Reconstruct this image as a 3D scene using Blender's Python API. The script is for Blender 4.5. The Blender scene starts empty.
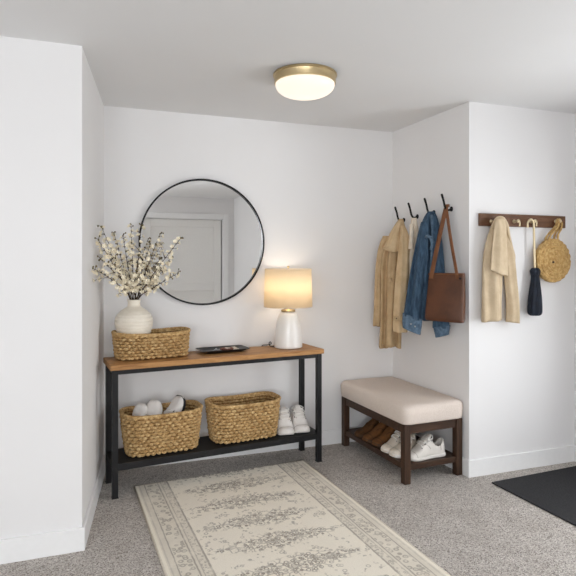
import bpy, bmesh, math, random
from mathutils import Vector, Matrix
R = math.radians
PI = math.pi
SC = bpy.context.scene
COL = SC.collection

# ------------------------------------------------------------------ camera, sky, lights, exposure
YAW = R(19.7); CS, SN = math.cos(YAW), math.sin(YAW)
F, HZ, CAMZ = 550.0, 263.5, 1.387          # focal length in pixels, horizon row, eye height
cam = bpy.data.cameras.new('camera'); camo = bpy.data.objects.new('camera', cam); COL.objects.link(camo)
cam.sensor_width = 36.0; cam.lens = 36.0 * F / 576.0; cam.shift_y = -(288.0 - HZ) / 576.0
cam.clip_start = 0.02
camo.location = (0, 0, CAMZ); camo.rotation_euler = (R(90), 0, -YAW)
SC.camera = camo

world = bpy.data.worlds.new('sky'); SC.world = world; world.use_nodes = True
_wn = world.node_tree
_bg = _wn.nodes['Background']; _bg.inputs[0].default_value = (0.88, 0.94, 1.0, 1); _bg.inputs[1].default_value = 1.9

def area(name, loc, rot, sx, sy, power, color):
    l = bpy.data.lights.new(name, 'AREA'); l.shape = 'RECTANGLE'; l.size = sx; l.size_y = sy
    l.energy = power; l.color = color
    o = bpy.data.objects.new(name, l); COL.objects.link(o); o.location = loc; o.rotation_euler = rot
    return o
# daylight by the window behind the camera; side and entry windows added as fill
DAY = (0.96, 0.98, 1.0)
area('window_daylight', (-1.15, -3.95, 1.50), (R(90), 0, R(-20)), 2.5, 1.95, 118, DAY)
area('added_side_fill', (-2.50, -0.55, 1.50), (0, R(-90), 0), 1.6, 1.3, 17, DAY)  # fill light added outside the unseen side window
area('added_entry_fill', (3.36, 1.75, 1.15), (0, R(90), 0), 1.6, .9, 25, DAY)  # fill light added behind the unseen entry glazing

SC.view_settings.view_transform = 'Standard'; SC.view_settings.look = 'None'
SC.view_settings.exposure = 0.43; SC.view_settings.gamma = 1.0; SC.view_settings.use_curve_mapping = False
try:
    SC.cycles.use_denoising = True
    SC.cycles.max_bounces = 12; SC.cycles.diffuse_bounces = 8; SC.cycles.transparent_max_bounces = 16
    SC.cycles.sample_clamp_indirect = 6.0
    SC.cycles.caustics_reflective = False; SC.cycles.caustics_refractive = False
except Exception:
    pass

# ------------------------------------------------------------------ measuring helpers
def P(px, py, w):
    """point seen at pixel (px, py) at distance w along the view axis"""
    r = (px - 288.0) / F * w
    return Vector((r * CS + w * SN, -r * SN + w * CS, CAMZ - (py - HZ) / F * w))
def onY(px, py, Y):
    k = (px - 288.0) / F
    return P(px, py, Y / (-k * SN + CS))
def onX(px, py, X):
    k = (px - 288.0) / F
    return P(px, py, X / (k * CS + SN))
def onZ(px, py, z):
    return P(px, py, (CAMZ - z) * F / (py - HZ))

# ------------------------------------------------------------------ material helpers
def S(h):
    h = h.lstrip('#'); c = [int(h[i:i+2], 16) / 255 for i in (0, 2, 4)]
    return tuple((x / 12.92 if x <= .04045 else ((x + .055) / 1.055) ** 2.4) for x in c) + (1.0,)

class NX:
    """tiny wrapper so node maths reads like arithmetic"""
    def __init__(s, nt, sock): s.nt, s.s = nt, sock
    def _m(s, op, *a, clamp=False):
        n = s.nt.nodes.new('ShaderNodeMath'); n.operation = op; n.use_clamp = clamp
        for i, v in enumerate((s,) + a):
            if isinstance(v, NX): s.nt.links.new(v.s, n.inputs[i])
            else: n.inputs[i].default_value = v
        return NX(s.nt, n.outputs[0])
    def __add__(s, o): return s._m('ADD', o)
    def __sub__(s, o): return s._m('SUBTRACT', o)
    def __mul__(s, o): return s._m('MULTIPLY', o)
    def __truediv__(s, o): return s._m('DIVIDE', o)
    def abs(s): return s._m('ABSOLUTE')
    def neg(s): return s._m('MULTIPLY', -1.0)
    def gt(s, o): return s._m('GREATER_THAN', o)
    def lt(s, o): return s._m('LESS_THAN', o)
    def mx(s, o): return s._m('MAXIMUM', o)
    def mn(s, o): return s._m('MINIMUM', o)
    def fmod(s, o): return s._m('FLOORED_MODULO', o)
    def pow(s, o): return s._m('POWER', o)
    def sstep(s, a, b):
        n = s.nt.nodes.new('ShaderNodeMapRange'); n.interpolation_type = 'SMOOTHSTEP'
        s.nt.links.new(s.s, n.inputs[0]); n.inputs[1].default_value = a; n.inputs[2].default_value = b
        return NX(s.nt, n.outputs[0])
    def line(s, c, w): return (s - c).abs().sstep(w, w * .45)

class Mat:
    def __init__(s, name, color='#cccccc', rough=.6, metal=0.0, spec=.4):
        s.m = bpy.data.materials.new(name); s.m.use_nodes = True; s.nt = s.m.node_tree
        s.b = s.nt.nodes['Principled BSDF']
        s.b.inputs['Base Color'].default_value = S(color) if isinstance(color, str) else color
        s.b.inputs['Roughness'].default_value = rough; s.b.inputs['Metallic'].default_value = metal
        s.b.inputs['Specular IOR Level'].default_value = spec
        s._co = None
    def co(s, scale=(1, 1, 1), rot=(0, 0, 0)):
        if s._co is None:
            s._co = s.nt.nodes.new('ShaderNodeTexCoord')
        mp = s.nt.nodes.new('ShaderNodeMapping'); mp.inputs['Scale'].default_value = scale
        mp.inputs['Rotation'].default_value = rot
        s.nt.links.new(s._co.outputs['Object'], mp.inputs[0]); return mp.outputs[0]
    def noise(s, scale, detail=3, rough=.55, stretch=(1, 1, 1), dist=0.0):
        n = s.nt.nodes.new('ShaderNodeTexNoise'); n.inputs['Scale'].default_value = scale
        n.inputs['Detail'].default_value = detail; n.inputs['Roughness'].default_value = rough
        n.inputs['Distortion'].default_value = dist
        s.nt.links.new(s.co(stretch), n.inputs['Vector']); return NX(s.nt, n.outputs[0])
    def voro(s, scale, feature='F1', stretch=(1, 1, 1), out='Distance'):
        n = s.nt.nodes.new('ShaderNodeTexVoronoi'); n.feature = feature; n.inputs['Scale'].default_value = scale
        s.nt.links.new(s.co(stretch), n.inputs['Vector']); return NX(s.nt, n.outputs[out])
    def ramp(s, fac, stops):
        n = s.nt.nodes.new('ShaderNodeValToRGB'); e = n.color_ramp.elements
        while len(e) < len(stops): e.new(.5)
        for k, (p, c) in enumerate(stops):
            e[k].position = p; e[k].color = S(c) if isinstance(c, str) else c
        s.nt.links.new(fac.s, n.inputs[0]); return n.outputs[0]
    def mix(s, fac, a, b, mode='MIX'):
        n = s.nt.nodes.new('ShaderNodeMix'); n.data_type = 'RGBA'; n.blend_type = mode
        for k, v in ((0, fac), (6, a), (7, b)):
            if isinstance(v, NX): s.nt.links.new(v.s, n.inputs[k])
            elif isinstance(v, bpy.types.NodeSocket): s.nt.links.new(v, n.inputs[k])
            elif isinstance(v, str): n.inputs[k].default_value = S(v)
            else: n.inputs[k].default_value = v
        return n.outputs[2]
    def base(s, sock): s.nt.links.new(sock, s.b.inputs['Base Color']); return s
    def bump(s, h, strength=.3, dist=.01):
        n = s.nt.nodes.new('ShaderNodeBump'); n.inputs['Strength'].default_value = strength
        n.inputs['Distance'].default_value = dist
        s.nt.links.new(h.s, n.inputs['Height']); s.nt.links.new(n.outputs[0], s.b.inputs['Normal']); return s

def mottled(name, a, b, scale, rough=.7, bump=0.0, bscale=None, stretch=(1, 1, 1), metal=0, spec=.35, lo=.35, hi=.65, dist=.004):
    m = Mat(name, a, rough, metal, spec)
    n = m.noise(scale, 4, .6, stretch)
    m.base(m.ramp(n, [(lo, a), (hi, b)]))
    if bump: m.bump(m.noise(bscale or scale * 3, 3, .6, stretch), bump, dist)
    return m
def plain(name, c, rough=.5, metal=0.0, spec=.4):
    m = Mat(name, c, rough, metal, spec)
    n = m.noise(35, 2); m.base(m.mix(n.sstep(.2, .8) * .025, c, '#000000'))
    return m

M = {}
def wallpaint(name, c):
    m = Mat(name, c, .85, 0, .2)
    n = m.noise(1.3, 2); m.base(m.mix(n.sstep(.3, .7) * .03, c, '#8a8888'))
    m.bump(m.noise(220, 2), .06, .002); return m
M['wall'] = wallpaint('white_wall_paint', '#e9e8e8')
M['ceil'] = wallpaint('ceiling_paint', '#e4e4e4')
M['trim'] = plain('white_trim_paint', '#efefef', .45)
M['door'] = plain('white_door_paint', '#ecebe8', .5)

m = Mat('speckled_loop_carpet', '#c9c2bb', .95, 0, .1)
v = m.voro(210, 'F1', out='Color'); vd = m.voro(210)
sep = m.nt.nodes.new('ShaderNodeSeparateColor'); m.nt.links.new(v.s, sep.inputs[0])
fleck = NX(m.nt, sep.outputs[0])
c1 = m.ramp(fleck, [(0.0, '#7c7570'), (.22, '#b0a8a1'), (.6, '#d2cbc4'), (1.0, '#e6e0da')])
big = m.noise(5, 3)
m.base(m.mix(big.sstep(.35, .7) * .18, c1, '#857b70'))
m.bump(vd.neg() + m.noise(60, 2) * .5, .8, .008); M['carpet'] = m

def wood(name, a, b, c, along=(1, 9, 9), rough=.5, scale=5):
    m = Mat(name, a, rough, 0, .35)
    n = m.noise(scale, 6, .65, along, .6); n2 = m.noise(scale * 9, 3, .6, along)
    col = m.ramp(n, [(.3, a), (.5, b), (.7, c)])
    m.base(m.mix(n2.sstep(.45, .7) * .35, col, a)); m.bump(n2, .12, .002); return m
M['oak'] = wood('warm_oiled_oak', '#8f6239', '#b38452', '#c59966')
M['walnut'] = wood('dark_walnut_stain', '#2c1e15', '#412d20', '#513a2a')
M['walnut_up'] = wood('dark_walnut_stain_upright', '#2c1e15', '#412d20', '#513a2a', (9, 9, 1))
M['railwood'] = wood('walnut_rail', '#543826', '#6b4a34', '#7d5a41')
M['black'] = plain('black_powder_coat', '#1d1d1f', .5, .2)
M['blackwood'] = wood('black_stained_shelf', '#141415', '#1b1b1c', '#232324', rough=.6)
M['hookblack'] = plain('black_hook_metal', '#151516', .4, .5)
M['mframe'] = plain('black_mirror_frame', '#1b1b1d', .4, .4)
m = Mat('silvered_glass', (.97, .975, .975, 1), .005, 1.0); M['mirror'] = m
M['ceramic'] = plain('white_glazed_ceramic', '#ece9e4', .28, 0, .5)
m = Mat('ribbed_cream_stoneware', '#e3dccf', .38)
m.base(m.ramp(m.noise(30, 3, .6, (1, 1, 3)), [(.3, '#e4dccd'), (.7, '#ece5d8')])); M['stone'] = m
M['brass'] = plain('brushed_brass', '#d2bd94', .38, 1.0)
M['brass_pale'] = plain('pale_brass', '#d9c8a6', .35, .7)
M['steel'] = plain('nickel_silver', '#b9b9bb', .3, 1.0)
def straw(name, a, b, c):
    m = Mat(name, b, .75, 0, .25)
    n = m.noise(55, 4, .65); n2 = m.noise(9, 2)
    col = m.ramp(n, [(.28, a), (.48, b), (.68, c)])
    m.base(m.mix(n2.sstep(.4, .7) * .25, col, a)); m.bump(m.noise(260, 3), .35, .003); return m
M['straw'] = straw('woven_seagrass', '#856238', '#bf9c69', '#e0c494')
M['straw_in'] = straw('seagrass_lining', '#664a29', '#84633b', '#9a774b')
M['raffia'] = straw('golden_raffia', '#9a7848', '#bf9b63', '#d6b983')
m = Mat('oatmeal_linen', '#b9ab9d', .9, 0, .15)
wv = m.noise(260, 2, .5, (1, 4, 1)); wv2 = m.noise(260, 2, .5, (4, 1, 1))
m.base(m.ramp((wv + wv2) * .5, [(.38, '#cfc1b6'), (.62, '#e8ddd4')])); m.bump(wv + wv2, .25, .003); M['linen'] = m
M['tan'] = mottled('tan_gabardine', '#c2a782', '#d2b994', 14, .85, .25, 120)
M['tan_shaded'] = mottled('deeper_tan_shaded_gabardine', '#b59a75', '#c6ac87', 14, .85, .25, 120)  # darker copy of the tan: shade painted into the coat body and one sleeve
M['cream'] = mottled('cream_cotton', '#dccdb8', '#e8dccb', 16, .85, .25, 120)
M['beige'] = mottled('beige_twill', '#c0ac8f', '#cdba9d', 14, .85, .25, 120)
M['denim'] = mottled('washed_denim', '#2b3f52', '#465f76', 26, .85, .4, 260, (2, 2, .6))
M['denim_seam'] = mottled('faded_denim_seam', '#43586c', '#647a8e', 50, .85, .4, 200)
M['leather'] = mottled('cognac_leather', '#4d2e1b', '#623a23', 9, .48, .25, 90, spec=.45)
M['leather_edge'] = mottled('worn_leather_strap', '#6a4228', '#855738', 12, .5, .2, 90)
M['navy'] = mottled('navy_umbrella_cloth', '#0e1420', '#172130', 20, .7, .2, 80)
M['suede'] = mottled('tobacco_suede', '#5c3a1c', '#7a5029', 22, .85, .3, 140)
M['suede2'] = mottled('dark_brown_suede', '#43290f', '#5c3a1a', 22, .85, .3, 140)
M['suede_seam'] = plain('dark_suede_stitching', '#2e1c0c', .9); M['seam_grey'] = plain('grey_stitching', '#aaa39a', .85)
M['sole_brown'] = plain('brown_rubber_sole', '#46301c', .7)
M['white_leather'] = mottled('white_shoe_leather', '#d5d0c9', '#e2ddd6', 12, .5, .12, 90)
M['offwhite_leather'] = mottled('off_white_shoe_leather', '#cbc0b0', '#dad0c2', 12, .55, .12, 90)
M['canvas_white'] = mottled('white_canvas', '#ddd8d3', '#e9e5e1', 18, .8, .2, 150)
M['sole'] = plain('white_rubber_sole', '#e2ded8', .55)
M['lace'] = plain('white_lace', '#eeebe6', .8)
M['lining'] = plain('grey_lining', '#58544f', .9)
M['lining_dark'] = plain('charcoal_lining', '#1c1d20', .85)
M['tray'] = plain('black_lacquer', '#161617', .35, 0, .5)
M['card'] = plain('cream_card', '#d8cfc2', .6)
M['redbead'] = plain('red_brown_beads', '#7a4a3c', .4)
M['bark'] = mottled('twig_bark', '#2c2016', '#46341f', 60, .85, .3, 200)
M['petal'] = mottled('ivory_petals', '#eee2c8', '#f8f1dd', 60, .8)
M['bud'] = mottled('olive_buds', '#5c5233', '#7b7048', 60, .8)
M['mat'] = mottled('charcoal_rib_mat', '#232325', '#343436', 120, .95, .6, 240, dist=.006)
M['plug'] = plain('black_flex', '#1b1b1b', .5)
m = Mat('glowing_opal_glass', '#a89c8c', .35)
m.b.inputs['Emission Color'].default_value = (1.0, .91, .77, 1); m.b.inputs['Emission Strength'].default_value = .66; M['opal'] = m
m = Mat('bulb', '#fff2dd', .4)
m.b.inputs['Emission Color'].default_value = (1.0, .74, .44, 1); m.b.inputs['Emission Strength'].default_value = 6.0; M['bulb'] = m

def shade_mat():
    m = Mat('linen_lamp_shade', '#efe2cc', .9, 0, .1); nt = m.nt
    w1 = m.noise(240, 2, .5, (1, 1, .15)); m.base(m.ramp(w1, [(.35, '#f0e8da'), (.65, '#f8f2e8')]))
    t = nt.nodes.new('ShaderNodeBsdfTranslucent'); t.inputs[0].default_value = S('#fbf0dc')
    mx = nt.nodes.new('ShaderNodeMixShader'); mx.inputs[0].default_value = .8
    nt.links.new(m.b.outputs[0], mx.inputs[1]); nt.links.new(t.outputs[0], mx.inputs[2])
    nt.links.new(mx.outputs[0], nt.nodes['Material Output'].inputs[0]); return m
M['shade'] = shade_mat()
def pane_mat():
    m = Mat('clear_pane', '#ffffff', .02); nt = m.nt
    t = nt.nodes.new('ShaderNodeBsdfTransparent'); g = nt.nodes.new('ShaderNodeBsdfGlossy'); g.inputs[1].default_value = .02
    mx = nt.nodes.new('ShaderNodeMixShader'); mx.inputs[0].default_value = .04
    nt.links.new(t.outputs[0], mx.inputs[1]); nt.links.new(g.outputs[0], mx.inputs[2])
    nt.links.new(mx.outputs[0], nt.nodes['Material Output'].inputs[0]); return m
M['pane'] = pane_mat()

RUG_HW = .575
def rug_mat():
    m = Mat('faded_vintage_rug', '#c6bfb1', .95, 0, .1); nt = m.nt
    sp = nt.nodes.new('ShaderNodeSeparateXYZ'); nt.links.new(m.co(), sp.inputs[0])
    x, y = NX(nt, sp.outputs[0]), NX(nt, sp.outputs[1])
    e = x.abs().neg() + RUG_HW                       # distance from the side edge
    wob = (m.noise(30, 2) - .5) * .006
    e = e + wob
    field = e.gt(.205)
    # small curls and florets
    vd = m.voro(36); ring = vd.line(.34, .13)
    vd2 = m.voro(70); ring2 = vd2.line(.36, .16)
    vd3 = m.voro(24, 'DISTANCE_TO_EDGE'); vein = vd3.sstep(.10, .03)
    # lens-shaped clusters down the middle of the field
    yy = ((y + 5.0 + (m.noise(5, 1) - .5) * .05).fmod(.245) - .1225).abs()
    lens = (yy / .085) + (x.abs() / .36).pow(1.6) + (m.noise(26, 3) - .5) * 1.1
    inl = lens.sstep(1.15, .75)
    core = lens.sstep(.75, .25)
    motif = inl * (ring.mx(vein * .7)).mx(core * ring2 * .9)
    sprig = ((m.noise(11, 2).sstep(.50, .56)) * ring * .65) * lens.sstep(2.8, 1.8)
    fieldpat = (motif * .95).mx(sprig) * field
    # border bands
    lines = (e.line(.028, .006) * .6).mx(e.line(.058, .005)).mx(e.line(.140, .006)).mx(e.line(.158, .004) * .8).mx(e.line(.198, .007))
    b1 = e.gt(.065) * e.lt(.132); b2 = e.gt(.16) * e.lt(.194)
    mot1 = m.voro(30); bandpat = b1 * (mot1.line(.33, .16) * .75).mx(mot1.lt(.14) * .6)
    bandpat = bandpat.mx(e.gt(.018) * e.lt(.20) * .24); bandpat = bandpat.mx(b2 * (m.voro(55).line(.3, .15) * .55 + .15)).mx(e.gt(.03) * e.lt(.055) * .28)
    pat = (fieldpat.mx(lines * .8).mx(bandpat)) * (m.noise(18, 3).sstep(.25, .55) * .5 + .5)
    wear = m.noise(4, 3)
    cream = m.ramp(m.noise(200, 2, .6, (1, 3, 1)), [(.35, '#e9e1d2'), (.65, '#f7f0e2')])
    cream = m.mix(wear.sstep(.4, .7) * .2, cream, '#ddd5c7')
    m.base(m.mix(pat * .80, cream, '#7d7368'))
    m.bump(m.noise(300, 2) - pat * .4, .4, .004); return m
M['rug'] = rug_mat()
M['rug_edge'] = mottled('rug_binding', '#d6cdbd', '#e6decf', 90, .95, .4, 200)

# ------------------------------------------------------------------ mesh helpers
def sp(v, p): return math.copysign(abs(v) ** p, v)

class MB:
    def __init__(s): s.v, s.f = [], []
    def add(s, vs, fs):
        o = len(s.v); s.v += [Vector(v) for v in vs]; s.f += [tuple(i + o for i in f) for f in fs]; return s
    def box(s, c, d, rot=None):
        x, y, z = (k / 2 for k in d); c = Vector(c)
        vs = [Vector(p) for p in ((-x,-y,-z),(x,-y,-z),(x,y,-z),(-x,y,-z),(-x,-y,z),(x,-y,z),(x,y,z),(-x,y,z))]
        if rot is not None: vs = [rot @ p for p in vs]
        return s.add([p + c for p in vs], [(0,3,2,1),(4,5,6,7),(0,1,5,4),(1,2,6,5),(2,3,7,6),(3,0,4,7)])
    def span(s, a, b): return s.box([(p + q) / 2 for p, q in zip(a, b)], [abs(q - p) for p, q in zip(a, b)])
    def prism(s, poly, z0, z1):
        n = len(poly)
        vs = [(p[0], p[1], z0) for p in poly] + [(p[0], p[1], z1) for p in poly]
        fs = [tuple(range(n))[::-1], tuple(range(n, 2 * n))] + [(i, (i + 1) % n, n + (i + 1) % n, n + i) for i in range(n)]
        return s.add(vs, fs)
    def lathe(s, prof, n=40, c=(0, 0, 0), axis='Z', close=False):
        c = Vector(c); vs, fs = [], []
        for (r, z) in prof:
            for i in range(n):
                a = 2 * PI * i / n
                p = Vector((r * math.cos(a), r * math.sin(a), z))
                if axis == 'Y': p = Vector((p.x, -p.z, p.y))
                if axis == 'X': p = Vector((-p.z, p.y, p.x))
                vs.append(p + c)
        m = len(prof)
        for j in range(m if close else m - 1):
            a, b = j * n, ((j + 1) % m) * n
            for i in range(n):
                k = (i + 1) % n; fs.append((a + i, a + k, b + k, b + i))
        if not close:
            if prof[0][0] > 1e-6: fs.append(tuple(range(n))[::-1])
            if prof[-1][0] > 1e-6: fs.append(tuple(range((m - 1) * n, m * n)))
        return s.add(vs, fs)
    def rings(s, rings, caps=(True, True), closed=False):
        n = len(rings[0]); vs = [p for r in rings for p in r]; fs = []; m = len(rings)
        for j in range(m if closed else m - 1):
            a, b = j * n, ((j + 1) % m) * n
            for i in range(n):
                k = (i + 1) % n; fs.append((a + i, a + k, b + k, b + i))
        if not closed:
            if caps[0]: fs.append(tuple(range(n))[::-1])
            if caps[1]: fs.append(tuple(range((m - 1) * n, m * n)))
        return s.add(vs, fs)
    def tube(s, pts, rad, n=8, closed=False, flat=None):
        """flat=(side vector, ratio): squash the section across the side vector"""
        pts = [Vector(p) for p in pts]; m = len(pts); rs = []
        prev = None
        for j, p in enumerate(pts):
            a = pts[(j - 1) % m] if (closed or j > 0) else p
            b = pts[(j + 1) % m] if (closed or j < m - 1) else p
            t = (b - a).normalized() if (b - a).length > 1e-9 else Vector((0, 0, 1))
            if flat is not None: u = (Vector(flat[0]) - t * Vector(flat[0]).dot(t)).normalized()
            elif prev is None:
                u = t.cross(Vector((0, 0, 1)));
                if u.length < .1: u = t.cross(Vector((1, 0, 0)))
                u.normalize()
            else: u = (prev - t * prev.dot(t)).normalized()
            prev = u; w = t.cross(u)
            r = rad[j] if isinstance(rad, (list, tuple)) else rad
            r2 = r * (flat[1] if flat is not None else 1)
            rs.append([p + u * r * math.cos(2 * PI * i / n) + w * r2 * math.sin(2 * PI * i / n) for i in range(n)])
        return s.rings(rs, closed=closed)
    def ball(s, c, r, nu=12, nv=8, sc=(1, 1, 1)):
        c = Vector(c); prof = []
        rs = [[c + Vector((sc[0]*r*math.sin(PI*(j+.02)/(nv+.04))*math.cos(2*PI*i/nu), sc[1]*r*math.sin(PI*(j+.02)/(nv+.04))*math.sin(2*PI*i/nu), -sc[2]*r*math.cos(PI*(j+.02)/(nv+.04)))) for i in range(nu)] for j in range(nv + 1)]
        return s.rings(rs)
    def build(s, name, mat, parent=None, smooth=True, bevel=0, segs=2, sub=0, solid=0, world=False, autosm=False):
        me = bpy.data.meshes.new(name)
        off = Vector((0, 0, 0))
        if world and parent is not None:
            q = parent
            while q is not None: off += q.location; q = q.parent
        me.from_pydata([v - off for v in s.v], [], s.f); me.validate()
        bm = bmesh.new(); bm.from_mesh(me); bmesh.ops.recalc_face_normals(bm, faces=bm.faces); bm.to_mesh(me); bm.free()
        me.materials.append(mat.m if isinstance(mat, Mat) else mat)
        o = bpy.data.objects.new(name, me); COL.objects.link(o); o.parent = parent
        if smooth: me.polygons.foreach_set('use_smooth', [True] * len(me.polygons))
        if solid:
            d = o.modifiers.new('solid', 'SOLIDIFY'); d.thickness = solid; d.offset = -1
        if bevel:
            b = o.modifiers.new('bevel', 'BEVEL'); b.width = bevel; b.segments = segs; b.limit_method = 'ANGLE'; b.harden_normals = True
        if sub:
            d = o.modifiers.new('sub', 'SUBSURF'); d.levels = sub; d.render_levels = sub
        if autosm and hasattr(me, 'set_sharp_from_angle'): me.set_sharp_from_angle(angle=R(35))
        return o

def tag(o, label=None, cat=None, group=None, kind=None):
    if label: o['label'] = label
    if cat: o['category'] = cat
    if group: o['group'] = group
    if kind: o['kind'] = kind
    return o
def thing(name, label, cat, loc=(0, 0, 0), rz=0.0, group=None):
    o = bpy.data.objects.new(name, None); COL.objects.link(o); o.empty_display_size = .05
    o.location = loc; o.rotation_euler = (0, 0, rz); return tag(o, label, cat, group)
def struct(o): o['kind'] = 'structure'; return o
def copy_tree(o, parent=None):
    c = o.copy(); COL.objects.link(c); c.parent = parent
    for ch in list(o.children): copy_tree(ch, c)
    return c

def cr(pts, m):
    """Catmull-Rom resample of a list of tuples/floats to m+1 samples"""
    n = len(pts); out = []
    for i in range(m + 1):
        t = i / m * (n - 1); k = min(int(t), n - 2); f = t - k
        a, b, c, d = pts[max(k-1, 0)], pts[k], pts[k+1], pts[min(k+2, n-1)]
        g = lambda p, q, r_, s_: .5*((2*q)+(-p+r_)*f+(2*p-5*q+4*r_-s_)*f*f+(-p+3*q-3*r_+s_)*f**3)
        out.append(tuple(g(*z) for z in zip(a, b, c, d)))
    return out

# ------------------------------------------------------------------ the room
H = 2.44
YB = 3.87
A = (-.041, 2.843); B = (.080, YB); C_ = (2.277, YB); D = (2.312, 2.966); E_ = (3.197, 2.963)
XL, YR, XJ, YJ = -2.35, -1.05, 2.20, .85
XP, YF = .55, -3.30                            # the deeper part of the room beside the door wall       # side wall, rear wall, jog wall
G_ = (3.197, YJ)
def wall(name, poly, mat='wall', z0=0, z1=H): return struct(MB().prism(poly, z0, z1).build(name, M[mat], smooth=False))
struct(MB().span((XL - .2, YF - .2, -.1), (3.5, YB + .2, 0)).build('floor', M['carpet'], smooth=False))
struct(MB().span((XL - .2, YF - .2, H), (3.5, YB + .2, H + .1)).build('ceiling', M['ceil'], smooth=False))
wall('wall_left', [(XL - .1, A[1]), A, (A[0] - .1, A[1] + .1), (XL - .1, A[1] + .1)])
wall('wall_alcove_left', [A, B, (B[0] - .1, B[1] + .1), (A[0] - .1, A[1] + .1)])
wall('wall_back', [B, C_, (C_[0] + .1, C_[1] + .1), (B[0] - .1, B[1] + .1)])
wall('wall_alcove_right', [C_, D, (D[0] + .1, D[1] + .1), (C_[0] + .1, C_[1] + .1)])
wall('wall_right', [D, E_, (E_[0] + .1, E_[1] + .1), (D[0] + .1, D[1] + .1)])
wall('wall_closet', [(XJ, YJ), (XJ, YR), (XJ + .1, YR - .1), (XJ + .1, YJ - .1)])
# walls with window and door openings
def holed(name, axis, fixed, thick, lo, hi, holes):
    mb = MB(); cur = lo
    for (a, b, z0, z1) in holes:
        segs = [(cur, a, 0, H), (a, b, 0, z0), (a, b, z1, H)]
        for (p, q, u, v) in segs:
            if q - p > 1e-4 and v - u > 1e-4:
                if axis == 'X': mb.span((fixed, p, u), (fixed + thick, q, v))
                else: mb.span((p, fixed, u), (q, fixed + thick, v))
        cur = b
    if axis == 'X': mb.span((fixed, cur, 0), (fixed + thick, hi, H))
    else: mb.span((cur, fixed, 0), (hi, fixed + thick, H))
    return struct(mb.build(name, M['wall'], smooth=False))
holed('wall_side', 'X', XL, -.1, YF - .1, A[1], [(-1.2, .1, .70, 2.30)])
wall('wall_entry_front', [G_, (XJ, YJ), (XJ + .1, YJ - .1), (G_[0] + .1, G_[1] - .1)])
holed('wall_entry_side', 'X', G_[0], .1, YJ - .1, E_[1] + .1, [(1.25, 2.25, .35, 1.9)])
DX0, DX1, DZ = .75, 2.015, 2.10                # the door opening seen in the mirror
holed('wall_rear', 'Y', YR, -.1, XP, XJ, [(DX0, DX1, 0, DZ)])
holed('wall_far', 'Y', YF, -.1, XL, XP + .1, [(-2.1, .3, .50, 2.34)])
wall('wall_passage', [(XP, YF), (XP, YR - .1), (XP + .1, YR - .1), (XP + .1, YF)])

def window(name, axis, fixed, a, b, z0, z1, inward=1):
    def sp_(p, q, u, v, t0=-.06, t1=.0):
        t0, t1 = t0 * inward, t1 * inward
        return ((fixed + t0, p, u), (fixed + t1, q, v)) if axis == 'X' else ((p, fixed + t0, u), (q, fixed + t1, v))
    f = MB()
    f.span(*sp_(a, a + .05, z0 + .05, z1 - .05)).span(*sp_(b - .05, b, z0 + .05, z1 - .05)).span(*sp_(a, b, z0, z0 + .05)).span(*sp_(a, b, z1 - .05, z1))
    mid = (a + b) / 2; f.span(*sp_(mid - .02, mid + .02, z0 + .05, z1 - .05))
    o = struct(f.build(name, M['trim'], smooth=False))
    for (p, q) in ((a + .05, mid - .02), (mid + .02, b - .05)): MB().span(*sp_(p, q, z0 + .05, z1 - .05, -.034, -.028)).build('pane', M['pane'], o, smooth=False)
    t = MB(); w = .07
    t.span(*sp_(a - w, a, z0, z1, 0, .018)).span(*sp_(b, b + w, z0, z1, 0, .018)).span(*sp_(a - w, b + w, z1, z1 + w, 0, .018)).span(*sp_(a - w, b + w, z0 - w, z0, 0, .022))
    t.build('casing', M['trim'], o, smooth=False)
window('window_1', 'Y', YF, -2.1, .3, .50, 2.34)
window('added_window_3', 'X', XL, -1.2, .1, .70, 2.30)  # unseen window, added to brighten the mirror view and the alcove
window('added_window_2', 'X', G_[0], 1.25, 2.25, .35, 1.9, -1)  # unseen entry glazing, added to light the alcove and front walls

# door and its casing on the rear wall
d = struct(MB().span((DX0 + .004, YR - .055, .008), (DX1 - .03, YR - .034, DZ - .016)).build('door_1', M['door'], smooth=False, bevel=.002))
fr = MB(); st = .115; y0, y1 = YR - .036, YR - .008
fr.span((DX0 + .004, y0, .008), (DX0 + .004 + st, y1, DZ - .016)).span((DX1 - .03 - st, y0, .008), (DX1 - .03, y1, DZ - .016))
for (a, b) in ((.008, .22), (DZ - .016 - st, DZ - .016), (.95, .95 + st)):
    fr.span((DX0 + .004 + st, y0, a), (DX1 - .03 - st, y1, b))
fr.build('panel_frame', M['door'], d, smooth=False, bevel=.004)
hb = MB().lathe([(.026, 0), (.026, .008), (.011, .012), (.011, .04)], 20, (DX0 + .07, y1, 1.0), 'Y'); hb.lathe([(.011, .035), (.027, .045), (.03, .06), (.022, .072), (.0001, .074)], 20, (DX0 + .07, y1, 1.0), 'Y')
# lathe axis Y points toward -Y; turn it to face into the room
for v_ in hb.v: v_.y = 2 * y1 - v_.y
hb.build('handle', M['steel'], d)
t = MB(); cw = .085
t.span((DX0 - cw, YR, 0), (DX0, YR + .028, DZ + cw)).span((DX1, YR, 0), (DX1 + cw, YR + .028, DZ + cw)).span((DX0, YR, DZ), (DX1, YR + .028, DZ + cw))
t.span((DX1 - .012, YR - .1, 0), (DX1, YR, DZ)).span((DX0, YR - .1, DZ - .010), (DX1, YR, DZ))
struct(t.build('trim_1', M['trim'], smooth=False, bevel=.004))
struct(MB().span((DX0 - .05, YR - .13, 0), (DX1 + .05, YR - .105, DZ + .05)).build('wall_behind_door', M['wall'], smooth=False))

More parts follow.
